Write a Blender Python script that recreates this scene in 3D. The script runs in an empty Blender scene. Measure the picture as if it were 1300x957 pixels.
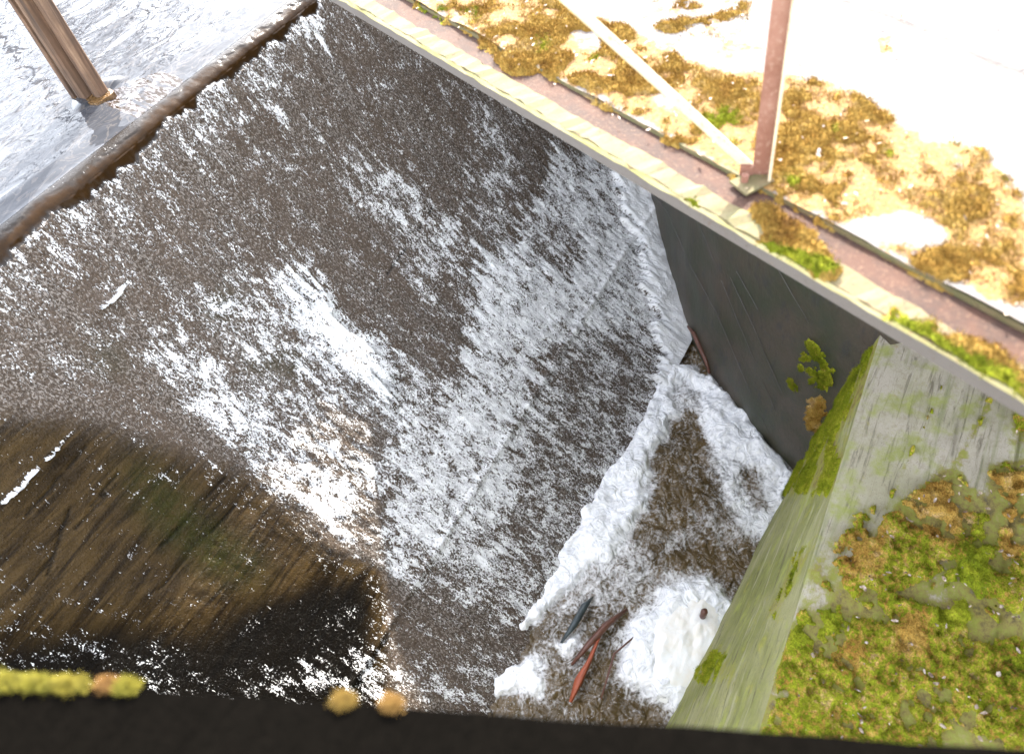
import bpy, bmesh, math, random
import numpy as np
from mathutils import Vector, Matrix
random.seed(4); rng = np.random.default_rng(4)
S = bpy.context.scene
COL = S.collection

# ------------------------------------------------------------------ camera
# x runs along the weir crest, y upstream, z up; the plunge pool is z = 0
CX = (0.48544515, -0.86241079, -0.14349439)
CY = (0.71360481, 0.29603984, 0.63492408)
CZ = (-0.50508533, -0.4106191, 0.75913159)
cam = bpy.data.cameras.new('camera'); camo = bpy.data.objects.new('camera', cam); COL.objects.link(camo)
camo.matrix_world = Matrix(((CX[0], CY[0], CZ[0], 0), (CX[1], CY[1], CZ[1], 0), (CX[2], CY[2], CZ[2], 6.0), (0, 0, 0, 1)))
cam.sensor_width = 36; cam.lens = 27.25; cam.shift_y = -0.0342
cam.clip_start = 0.02; cam.clip_end = 600
cam.dof.use_dof = True; cam.dof.focus_distance = 5.4; cam.dof.aperture_fstop = 1.8
S.camera = camo
# ------------------------------------------------------------------ world, sun, exposure
SUN = Vector((0.76, 0.32, 0.57)).normalized()
elev = math.asin(SUN.z); az = math.atan2(SUN.x, SUN.y)
w = bpy.data.worlds.new('World'); S.world = w; w.use_nodes = True
wn = w.node_tree; wn.nodes.clear()
wo = wn.nodes.new('ShaderNodeOutputWorld'); bg = wn.nodes.new('ShaderNodeBackground')
sky = wn.nodes.new('ShaderNodeTexSky'); sky.sky_type = 'NISHITA'; sky.sun_disc = False
sky.sun_elevation = elev; sky.sun_rotation = az; sky.dust_density = 1.2; sky.air_density = 1.0
hs = wn.nodes.new('ShaderNodeHueSaturation'); hs.inputs['Saturation'].default_value = 0.30
wn.links.new(sky.outputs[0], hs.inputs['Color']); wn.links.new(hs.outputs[0], bg.inputs[0])
bg.inputs[1].default_value = 0.15; wn.links.new(bg.outputs[0], wo.inputs[0])
sl = bpy.data.lights.new('sun', 'SUN'); sl.energy = 2.0; sl.angle = math.radians(0.5); sl.color = (1, .93, .82)
so = bpy.data.objects.new('sun', sl); COL.objects.link(so); so.rotation_euler = SUN.to_track_quat('Z', 'Y').to_euler()
S.view_settings.view_transform = 'Standard'; S.view_settings.look = 'None'; S.view_settings.exposure = 3.3; S.view_settings.gamma = 1

# ------------------------------------------------------------------ helpers
def lat(seed): return np.random.default_rng(int(seed*10)).random((256, 256)).astype(np.float32)
def vn(x, y, seed):
    L = lat(seed); xi = np.floor(x).astype(int); yi = np.floor(y).astype(int); fx = x-xi; fy = y-yi
    fx = fx*fx*fx*(fx*(fx*6-15)+10); fy = fy*fy*fy*(fy*(fy*6-15)+10)
    a = L[xi & 255, yi & 255]; b = L[(xi+1) & 255, yi & 255]; c = L[xi & 255, (yi+1) & 255]; d = L[(xi+1) & 255, (yi+1) & 255]
    return (a*(1-fx)+b*fx)*(1-fy)+(c*(1-fx)+d*fx)*fy
def fbm(x, y, seed=1, o=4, g=.5):
    s = 0; a = 1; t = 0
    for k in range(o):
        s = s+a*vn(x*2**k+k*17.3, y*2**k+k*9.1, seed+k); t += a; a *= g
    return s/t
def ss(e0, e1, x):
    t = np.clip((x-e0)/(e1-e0), 0, 1); return t*t*(3-2*t)
def field(x0, x1, y0, y1, step, base, shapes):
    """soft-edged patches (outline in metres on the surface, value, feather) painted one over another"""
    nx_ = int((x1-x0)/step); ny_ = int((y1-y0)/step); gx, gy = np.meshgrid(np.linspace(x0, x1, nx_), np.linspace(y0, y1, ny_))
    A = np.full(gx.shape, base)
    for pts, val, r in shapes:
        m = np.zeros(gx.shape, bool); n = len(pts)
        for i in range(n):
            xa, ya = pts[i]; xb_, yb_ = pts[(i+1) % n]
            if ya == yb_: continue
            m ^= (gy >= min(ya, yb_)) & (gy < max(ya, yb_)) & (gx < (xb_-xa)*(gy-ya)/(yb_-ya)+xa)
        m = m.astype(float); k = max(0, int(round(r*.5/step)))
        for ax in (0, 1):
            for _ in range(2 if k else 0):
                pw = [(k, k) if i == ax else (0, 0) for i in (0, 1)]; c = np.cumsum(np.pad(m, pw, mode='edge'), axis=ax)
                c = np.concatenate([np.zeros_like(np.take(c, [0], ax)), c], ax); q = 2*k+1
                m = (np.take(c, range(q, c.shape[ax]), ax)-np.take(c, range(0, c.shape[ax]-q), ax))/q
        A = A*(1-m)+val*m
    return A
def look(T, u, v):          # u, v in 0..1 along columns, rows
    h, w_ = T.shape; x = np.clip(u, 0, 1)*(w_-1); y = np.clip(v, 0, 1)*(h-1)
    xi = np.minimum(x.astype(int), w_-2); yi = np.minimum(y.astype(int), h-2); fx = x-xi; fy = y-yi
    return (T[yi, xi]*(1-fx)+T[yi, xi+1]*fx)*(1-fy)+(T[yi+1, xi]*(1-fx)+T[yi+1, xi+1]*fx)*fy
def tag(o, label=None, cat=None, group=None, kind=None):
    if label: o['label'] = label
    if cat: o['category'] = cat
    if group: o['group'] = group
    if kind: o['kind'] = kind
    return o
def link(name, me, mat, parent=None, smooth=False):
    o = bpy.data.objects.new(name, me); COL.objects.link(o)
    if mat: me.materials.append(mat)
    if parent: o.parent = parent
    if smooth: me.polygons.foreach_set('use_smooth', [True]*len(me.polygons))
    return o
def empty(name, loc=(0, 0, 0)):
    o = bpy.data.objects.new(name, None); COL.objects.link(o); o.location = loc; o.empty_display_size = .1
    return o
def fastmesh(name, co, faces, uv=None, attrs=None):      # faces: (n,k) array
    me = bpy.data.meshes.new(name); n, k = faces.shape
    me.vertices.add(len(co)); me.vertices.foreach_set('co', np.asarray(co, np.float32).ravel())
    me.loops.add(n*k); me.loops.foreach_set('vertex_index', faces.ravel().astype(np.int32))
    me.polygons.add(n); me.polygons.foreach_set('loop_start', np.arange(0, n*k, k, dtype=np.int32))
    me.update(calc_edges=True)
    if uv is not None:
        ul = me.uv_layers.new(name='UVMap'); ul.data.foreach_set('uv', np.asarray(uv, np.float32)[faces.ravel()].ravel())
    for a, v in (attrs or {}).items():
        at = me.attributes.new(a, 'FLOAT', 'POINT'); at.data.foreach_set('value', np.asarray(v, np.float32).ravel())
    return me
def gridfaces(ny, nx, keep=None):
    i = np.arange((ny-1)*(nx-1)); y = i//(nx-1); x = i % (nx-1); a = y*nx+x
    F = np.stack([a, a+1, a+nx+1, a+nx], 1)
    if keep is not None: F = F[keep.ravel()[F].max(1) > 0]
    return F
def boxm(name, c, s, mat, parent=None, rot=None, bev=.004):
    bm = bmesh.new(); bmesh.ops.create_cube(bm, size=1); bmesh.ops.scale(bm, vec=s, verts=bm.verts)
    if bev: bmesh.ops.bevel(bm, geom=bm.edges[:], offset=bev, segments=2, affect='EDGES')
    me = bpy.data.meshes.new(name); bm.to_mesh(me); bm.free()
    o = link(name, me, mat, parent); o.matrix_local = Matrix.Translation(c) @ (rot.to_4x4() if rot else Matrix.Identity(4))
    return o
def prism(name, prof, path_a, path_b, mat, parent=None, n=1, jitter=0.):
    """closed 2-d profile (list of 3-d offsets) swept from a to b"""
    a = np.array(path_a); b = np.array(path_b); prof = np.array(prof); k = len(prof); vs = []
    for i in range(n+1):
        p = a+(b-a)*i/n
        vs += [tuple(p+q+rng.normal(0, jitter, 3)*(0 < i < n)) for q in prof]
    fs = [(i*k+j, i*k+(j+1) % k, (i+1)*k+(j+1) % k, (i+1)*k+j) for i in range(n) for j in range(k)]
    fs += [tuple(range(k))[::-1], tuple(n*k+j for j in range(k))]
    me = bpy.data.meshes.new(name); me.from_pydata(vs, [], fs)
    bm = bmesh.new(); bm.from_mesh(me); bmesh.ops.recalc_face_normals(bm, faces=bm.faces); bm.to_mesh(me); bm.free()
    return link(name, me, mat, parent)
def tube(pts, rad, seg=8, rough=0.):
    pts = [Vector(p) for p in pts]; vs = []; fs = []
    for i, p in enumerate(pts):
        d = (pts[min(i+1, len(pts)-1)]-pts[max(i-1, 0)]).normalized()
        u = d.cross(Vector((.3, .2, 1))).normalized(); v = d.cross(u)
        r = rad[i] if hasattr(rad, '__len__') else rad
        for k in range(seg):
            a = 2*math.pi*k/seg; rr = r*(1+random.uniform(-rough, rough)); vs.append(p+u*math.cos(a)*rr+v*math.sin(a)*rr)
    for i in range(len(pts)-1):
        for k in range(seg): fs.append((i*seg+k, i*seg+(k+1) % seg, (i+1)*seg+(k+1) % seg, (i+1)*seg+k))
    n = len(pts)-1
    fs += [tuple(range(seg))[::-1], tuple(n*seg+k for k in range(seg))]
    return vs, fs
def tubeobj(name, pts, rad, mat, parent=None, seg=8, rough=0., smooth=True):
    vs, fs = tube(pts, rad, seg, rough); me = bpy.data.meshes.new(name); me.from_pydata([tuple(v) for v in vs], [], fs)
    return link(name, me, mat, parent, smooth)

class NT:
    def __init__(s, name):
        s.m = bpy.data.materials.new(name); s.m.use_nodes = True; s.t = s.m.node_tree; s.t.nodes.clear()
        s.out = s.n('ShaderNodeOutputMaterial'); s.p = s.n('ShaderNodeBsdfPrincipled'); s.t.links.new(s.p.outputs[0], s.out.inputs[0])
    def n(s, t, **k):
        o = s.t.nodes.new(t)
        for a, b in k.items(): setattr(o, a, b)
        return o
    def put(s, sock, v):
        if v is None: return
        if hasattr(v, 'is_output'): s.t.links.new(v, sock)
        else:
            if isinstance(v, tuple) and len(v) == 3 and sock.type == 'RGBA': v = v+(1,)
            sock.default_value = v
    def pos(s): return s.n('ShaderNodeNewGeometry').outputs['Position']
    def uv(s): return s.n('ShaderNodeUVMap').outputs[0]
    def attr(s, a): return s.n('ShaderNodeAttribute', attribute_name=a).outputs['Fac']
    def map(s, v, sc=(1, 1, 1), rz=0.):
        m = s.n('ShaderNodeMapping'); s.put(m.inputs[0], v); m.inputs['Scale'].default_value = sc; m.inputs['Rotation'].default_value = (0, 0, rz); return m.outputs[0]
    def noise(s, v, sc, det=4, rough=.55, dist=0., out=0):
        m = s.n('ShaderNodeTexNoise'); s.put(m.inputs['Vector'], v); m.inputs['Scale'].default_value = sc; m.inputs['Detail'].default_value = det
        m.inputs['Roughness'].default_value = rough; m.inputs['Distortion'].default_value = dist; return m.outputs[out]
    def vor(s, v, sc, feat='F1', out=0, rnd=1.):
        m = s.n('ShaderNodeTexVoronoi', feature=feat); s.put(m.inputs['Vector'], v); m.inputs['Scale'].default_value = sc; m.inputs['Randomness'].default_value = rnd; return m.outputs[out]
    def mth(s, op, a, b=None, c=None, clamp=False):
        m = s.n('ShaderNodeMath', operation=op, use_clamp=clamp); s.put(m.inputs[0], a); s.put(m.inputs[1], b)
        if c is not None: s.put(m.inputs[2], c)
        return m.outputs[0]
    def step(s, v, a, b, lo=0., hi=1.):
        m = s.n('ShaderNodeMapRange', interpolation_type='SMOOTHSTEP'); s.put(m.inputs[0], v); s.put(m.inputs[1], a); s.put(m.inputs[2], b)
        m.inputs[3].default_value = lo; m.inputs[4].default_value = hi; return m.outputs[0]
    def mix(s, f, a, b, mode='MIX'):
        m = s.n('ShaderNodeMix', data_type='RGBA', blend_type=mode); s.put(m.inputs[0], f); s.put(m.inputs[6], a); s.put(m.inputs[7], b); return m.outputs[2]
    def ramp(s, v, st):
        m = s.n('ShaderNodeValToRGB'); s.put(m.inputs[0], v); e = m.color_ramp.elements
        while len(e) < len(st): e.new(.5)
        for q, (p, c) in zip(e, st): q.position = p; q.color = tuple(c)+(1,)
        return m.outputs[0]
    def bump(s, h, st=.5, d=.01, nrm=None):
        m = s.n('ShaderNodeBump'); s.put(m.inputs['Height'], h); s.put(m.inputs['Strength'], st); m.inputs['Distance'].default_value = d
        if nrm is not None: s.put(m.inputs['Normal'], nrm)
        return m.outputs[0]
    def set(s, **k):
        for a, v in k.items(): s.put(s.p.inputs[a.replace('_', ' ')], v)
        return s.m

# ------------------------------------------------------------------ materials
def mat_concrete(name, c1, c2, c3, stain=.5, green=0., rough=.9, linedir=None, sc=1.):
    t = NT(name); P = t.pos()
    a = t.noise(P, 2.2*sc, 6, .6); b = t.noise(P, 26*sc, 5, .7); c = t.noise(P, 140, 3, .7)
    col = t.mix(t.step(a, .35, .65), c1, c2); col = t.mix(t.step(b, .5, .75, 0, .6), col, c3)
    sp = t.step(t.vor(P, 90), .12, .2); col = t.mix(t.mth('MULTIPLY', t.mth('SUBTRACT', 1., sp), .6), col, (c3[0]*.35, c3[1]*.35, c3[2]*.35))
    h = t.mth('ADD', t.mth('MULTIPLY', b, .7), t.mth('MULTIPLY', c, .4))
    if linedir:
        m = t.map(P, linedir[0], linedir[1]); s_ = t.noise(m, 1, 5, .65)
        col = t.mix(t.step(s_, .52, .70, 0, .75), col, linedir[2]); h = t.mth('ADD', h, t.mth('MULTIPLY', s_, 1.2))
    if linedir:
        s2_ = t.noise(t.map(P, tuple(q*2.1 for q in linedir[0])), 1, 6, .75, .8); col = t.mix(t.step(s2_, .53, .66, 0, .7), col, (c3[0]*.35, c3[1]*.35, c3[2]*.3)); h = t.mth('SUBTRACT', h, t.mth('MULTIPLY', s2_, .8))
    if green:
        g = t.noise(P, 5, 5, .65); col = t.mix(t.step(g, .62-green*.35, .75-green*.2, 0, .8), col, (.30, .33, .07))
    if stain > 1:
        sn = t.noise(P, 9, 6, .75); q = t.step(t.mth('ADD', t.attr('stain'), t.mth('MULTIPLY', t.mth('SUBTRACT', sn, .5), 2.4)), .22, .62, 0, .92)
        col = t.mix(q, col, t.ramp(t.noise(P, 18, 5, .75), [(.32, (.06, .04, .015)), (.46, (.24, .19, .04)), (.58, (.26, .28, .035)), (.70, (.34, .25, .12))]))
    return t.set(Base_Color=col, Roughness=rough, Normal=t.bump(h, .6, .006))

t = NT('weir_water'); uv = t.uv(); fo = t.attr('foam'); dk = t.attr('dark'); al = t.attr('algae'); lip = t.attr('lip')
s1 = t.map(uv, (1, .42, 1)); s2 = t.map(uv, (1, .55, 1))
n1 = t.noise(s1, 34, 5, .72, .9); n2 = t.noise(s1, 9, 4, .6, .4); n3 = t.noise(s2, 110, 2, .6)
v = t.mth('ADD', t.mth('ADD', t.mth('MULTIPLY', n1, 1.1), -.8), t.mth('ADD', t.mth('MULTIPLY', n2, .7), t.mth('MULTIPLY', n3, .8)))
thr = t.mth('SUBTRACT', .765, t.mth('MULTIPLY', fo, .46))
mask = t.step(t.mth('SUBTRACT', v, thr), -.035, .06)
mask = t.mth('MAXIMUM', mask, t.mth('MULTIPLY', t.step(fo, .88, .96), t.step(n1, .25, .45, .75, 1)))
mask = t.mth('MULTIPLY', mask, t.step(lip, .1, .6, 1, 0))
stk = t.noise(t.map(uv, (7, .9, 1)), 1, 5, .65, .5); cg = t.noise(t.pos(), 1.7, 5, .6); cf = t.noise(s2, 75, 3, .7)
base = t.mix(cg, (.078, .053, .036), (.140, .104, .078))
base = t.mix(t.step(stk, .40, .62, .0, .45), base, (.03, .022, .015))
base = t.mix(t.step(cf, .35, .68), t.mix(.5, base, (.012, .009, .007)), base)
spk = t.step(t.mth('ADD', t.noise(s2, 80, 3, .75, .5), t.mth('MULTIPLY', t.mth('SUBTRACT', stk, .5), .28)), .51, .60)
base = t.mix(t.mth('MULTIPLY', spk, t.mth('MULTIPLY', t.mth('SUBTRACT', 1., dk, clamp=True), .56)), base, (.47, .42, .38))  # water glitter painted into the film colour as pale specks
dim_algc = t.mix(t.step(t.noise(t.map(uv, (1.6, 14, 1)), 1, 6, .72, .6), .36, .64), (.012, .007, .0025), (.060, .037, .013))
base = t.mix(t.step(dk, .25, .6), base, dim_algc)
base = t.mix(t.step(dk, .6, 1.05), base, (.0035, .003, .0025)); base = t.mix(t.mth('MULTIPLY', t.attr('joint'), .85), base, (.008, .006, .004))  # near-black stands for water with no bright sky to reflect
base = t.mix(t.mth('MULTIPLY', al, t.step(t.noise(t.pos(), 22, 4, .7), .3, .6, .25, .8)), base, (.022, .027, .003))
base = t.mix(t.step(lip, .0, .25), base, t.mix(lip, (.022, .020, .018), t.mix(t.noise(s1, 14, 4, .6), (.008, .004, .0015), (.042, .021, .007))))
foc = t.mix(t.step(t.noise(s1, 26, 4, .75), .35, .6), (.62, .61, .62), (.95, .95, .95))
foc = t.mix(t.step(fo, .80, .93), foc, t.mix(n1, (.86, .86, .87), (.99, .99, .99)))
col = t.mix(mask, base, foc)
rg = t.mth('ADD', .16, t.mth('MULTIPLY', mask, .5))
hh = t.mth('ADD', t.mth('MULTIPLY', v, 1.), t.mth('MULTIPLY', mask, .35))
M_WEIR = t.set(Base_Color=col, Roughness=rg, Normal=t.bump(hh, t.step(lip, .0, .3, .9, .12), .018), IOR=1.33, Specular_IOR_Level=t.mth('MULTIPLY', t.step(dk, .2, .8, .5, .1), t.step(lip, .2, 1., 1., .5)))

t = NT('pool_water'); P = t.pos(); fo = t.attr('foam')
n1 = t.noise(P, 9, 6, .66, 2.2); n2 = t.noise(P, 3.2, 4, .6, 1.0); n3 = t.vor(P, 55, 'SMOOTH_F1')
v = t.mth('ADD', t.mth('MULTIPLY', n1, .62), t.mth('ADD', t.mth('MULTIPLY', n2, .25), t.mth('MULTIPLY', n3, .2)))
thr = t.mth('SUBTRACT', .745, t.mth('MULTIPLY', fo, .54))
mask = t.step(t.mth('SUBTRACT', v, thr), -.13, .16)
bub = t.mth('MULTIPLY', t.step(t.vor(t.map(P, (1, 1, 1)), 48), .26, .12), t.step(t.noise(P, 5, 4, .7), .46, .62))
wat = t.mix(t.noise(P, 3, 4, .6, .5), (.022, .016, .008), (.16, .105, .045))
col = t.mix(t.mth('MAXIMUM', t.mth('MULTIPLY', mask, t.step(fo, .25, .85, .55, .98)), t.mth('MULTIPLY', bub, .45)), wat, t.mix(t.step(n1, .35, .6), (.72, .73, .76), (.97, .97, .98)))
M_POOL = t.set(Base_Color=col, Roughness=t.mth('ADD', .05, t.mth('MULTIPLY', mask, .6)), Normal=t.bump(v, t.mth('MULTIPLY', mask, .10), .03, t.bump(t.mth('ADD', t.noise(P, 7, 2, .5, 2.0), t.mth('MULTIPLY', bub, .15)), .8, .045)), IOR=1.33, Specular_IOR_Level=.8)

t = NT('reservoir_water'); P = t.pos(); m = t.map(P, (1, 1.6, 1), .1)
wv = t.noise(m, 4, 1, .4, 1.2); f = t.attr('calm')
ln = t.noise(t.map(P, (1, 2.2, 1)), 3.0, 3, .5, 2.5)
fr = t.step(t.mth('ABSOLUTE', t.mth('SUBTRACT', ln, .5)), .012, .03, 1, 0)
film = t.mix(t.noise(t.map(P, (1, 2.4, 1)), 4.2, 3, .5, 2.2), (.022, .024, .028), (.060, .062, .070))
cl = t.mix(t.mth('MULTIPLY', fr, .5), film, (.10, .09, .085))
cl = t.mix(t.step(t.attr('wake'), .3, .6), cl, t.mix(t.step(t.noise(t.map(P, (1, .3, 1), -.25), 60, 4, .7), .46, .60), (.03, .02, .012), (.20, .19, .20)))
M_RES = t.set(Base_Color=cl, Roughness=.03, IOR=1.34, Normal=t.bump(wv, f, .006))

M_DECK0 = mat_concrete('deck_concrete', (.50, .46, .43), (.42, .38, .355), (.30, .24, .19))
t = NT('deck_slab'); P = t.pos(); st = t.attr('stain'); n = t.noise(P, 14, 6, .72); k = t.noise(P, 60, 4, .75); a = t.noise(P, 2.4, 5, .6)
col = t.mix(a, (.19, .172, .162), (.135, .118, .108)); col = t.mix(t.step(k, .6, .72, 0, .6), col, (.10, .07, .05)); col = t.mix(t.step(t.noise(P, 5, 6, .75), .60, .70, 0, .8), col, (.13, .08, .05))
q = t.step(t.mth('ADD', st, t.mth('MULTIPLY', t.mth('SUBTRACT', n, .5), 2.2)), .25, .6)
col = t.mix(q, col, t.ramp(k, [(.32, (.07, .030, .008)), (.5, (.20, .10, .022)), (.66, (.30, .21, .065))])); cr = t.vor(t.map(t.noise(P, 3, 3, .5, 0, 1), (1, 1, 1)), 3, 'DISTANCE_TO_EDGE')
M_DECK = t.set(Base_Color=col, Roughness=.9, Normal=t.bump(t.mth('ADD', k, n), .7, .006))
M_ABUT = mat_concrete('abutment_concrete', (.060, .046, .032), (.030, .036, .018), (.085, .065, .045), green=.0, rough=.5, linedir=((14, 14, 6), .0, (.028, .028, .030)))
M_END = mat_concrete('end_wall_concrete', stain=2, c1=(.46, .41, .33), c2=(.37, .34, .23), c3=(.26, .22, .14), green=.42, linedir=((1.2, 16, 16), 0, (.24, .25, .12)))
M_ENDF = mat_concrete('end_wall_face', stain=2, c1=(.29, .28, .13), c2=(.19, .20, .05), c3=(.14, .13, .08), green=.30, linedir=((1.3, 22, 13), 0, (.42, .40, .26)))
M_BANK = mat_concrete('rough_bank', (.16, .13, .09), (.20, .17, .12), (.07, .05, .03), green=.4)
def rusty(name, a, b, c, sc=30, rough=.85, metal=0.):
    t = NT(name); P = t.pos(); n = t.noise(P, sc*.25, 5, .65); k = t.noise(P, sc*3, 4, .75)
    col = t.mix(t.step(n, .36, .62), a, b); col = t.mix(t.step(k, .52, .72), col, c)
    return t.set(Base_Color=col, Roughness=rough, Metallic=metal, Normal=t.bump(t.mth('ADD', k, n), .5, .004))
M_RUST = rusty('rust_flange', (.062, .024, .012), (.036, .016, .010), (.13, .072, .042))
M_LIP = rusty('sun_toned_steel', (.12, .11, .045), (.16, .12, .06), (.08, .045, .03), 26)  # edge steel copied darker to offset sun on the lip top
M_LICH = rusty('lichen_steel', (.48, .45, .16), (.56, .50, .28), (.46, .28, .18), 22)  # pale lichen, brightened to offset shade on the outer face
M_POST = rusty('rusty_post', (.20, .085, .055), (.28, .14, .10), (.36, .24, .18), 24, .7)
M_PALE = rusty('pale_bars', (.66, .56, .40), (.60, .50, .35), (.42, .27, .17), 18, .6)  # pale tone; on the post flange it stands for sunlight
t = NT('old_timber'); P = t.pos(); g = t.noise(t.map(P, (28, 28, 1.6)), 1, 5, .6, .4); g2 = t.noise(P, 6, 4, .6)
M_TIMB = t.set(Base_Color=t.mix(t.step(t.mth('MULTIPLY', P_ if False else g2, 1.), .3, .7), t.ramp(g, [(.3, (.035, .018, .010)), (.5, (.12, .066, .038)), (.7, (.24, .15, .095))]), t.ramp(g, [(.3, (.03, .018, .012)), (.7, (.14, .082, .05))])), Roughness=.8, Normal=t.bump(g, .8, .01))
t = NT('wet_driftwood'); P = t.pos(); g = t.noise(P, 30, 4, .7)
M_DRIFT = t.set(Base_Color=t.mix(g, (.03, .015, .012), (.22, .09, .06)), Roughness=.35, Normal=t.bump(g, .6, .01))
t = NT('red_bark'); P = t.pos(); g = t.noise(P, 30, 4, .7)
M_RED = t.set(Base_Color=t.mix(g, (.16, .03, .012), (.50, .13, .06)), Roughness=.5, Normal=t.bump(g, .5, .006))
t = NT('slate_grey_wood'); P = t.pos(); g = t.noise(P, 24, 4, .7)
M_SLATE = t.set(Base_Color=t.mix(g, (.012, .018, .02), (.07, .09, .10)), Roughness=.4, Normal=t.bump(g, .5, .006))
t = NT('cream_foam'); P = t.pos(); g = t.noise(P, 7, 5, .6); b = t.vor(P, 150)
M_CREAM = t.set(Base_Color=t.mix(t.step(g, .35, .7), (.95, .95, .94), (.90, .85, .77)), Roughness=.8, Normal=t.bump(t.noise(P, 9, 5, .6, 1.), .3, .02))
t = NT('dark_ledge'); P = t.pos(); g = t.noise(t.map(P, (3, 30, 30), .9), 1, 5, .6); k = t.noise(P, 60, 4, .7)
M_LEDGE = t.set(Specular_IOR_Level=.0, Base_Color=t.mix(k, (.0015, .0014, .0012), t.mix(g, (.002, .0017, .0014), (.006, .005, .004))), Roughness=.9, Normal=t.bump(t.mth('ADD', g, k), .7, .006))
t = NT('twig_bark'); M_TWIG = t.set(Base_Color=(.05, .035, .03), Roughness=.9)
t = NT('pale_twig'); M_PTWIG = t.set(Base_Color=(.42, .33, .24), Roughness=.7)
t = NT('ground_soil'); P = t.pos(); M_SOIL = t.set(Base_Color=t.mix(t.noise(P, .8, 6, .6), (.10, .08, .04), (.24, .19, .11)), Roughness=1.)
def mat_moss(name, k=1.):
    K = lambda c: tuple(x*k for x in c)
    t = NT(name); P = t.pos(); g = t.attr('green'); n = t.noise(P, 8, 6, .75); f = t.noise(P, 130, 3, .7); r = t.noise(P, 45, 4, .7)
    warm = t.ramp(n, [(.30, K((.22, .10, .03))), (.42, K((.46, .25, .05))), (.55, K((.66, .42, .10))), (.68, K((.75, .52, .28)))])
    grn = t.ramp(n, [(.30, K((.08, .11, .010))), (.44, K((.26, .32, .015))), (.58, K((.42, .45, .03))), (.70, K((.55, .50, .06)))])
    q = t.step(t.mth('ADD', g, t.mth('MULTIPLY', t.mth('SUBTRACT', r, .5), 2.4)), .35, .65)
    col = t.mix(q, warm, grn); col = t.mix(t.step(f, .35, .6, .55, 0.), col, (.07, .05, .012))
    return t.set(Base_Color=col, Roughness=1., Specular_IOR_Level=.1, Normal=t.bump(t.mth('ADD', f, r), 1., .012))
M_MOSS = mat_moss('moss'); M_DMOSS = mat_moss('sun_toned_dry_moss', .62)  # deck copy darkened to offset direct sun; same moss as the shaded bank

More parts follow.
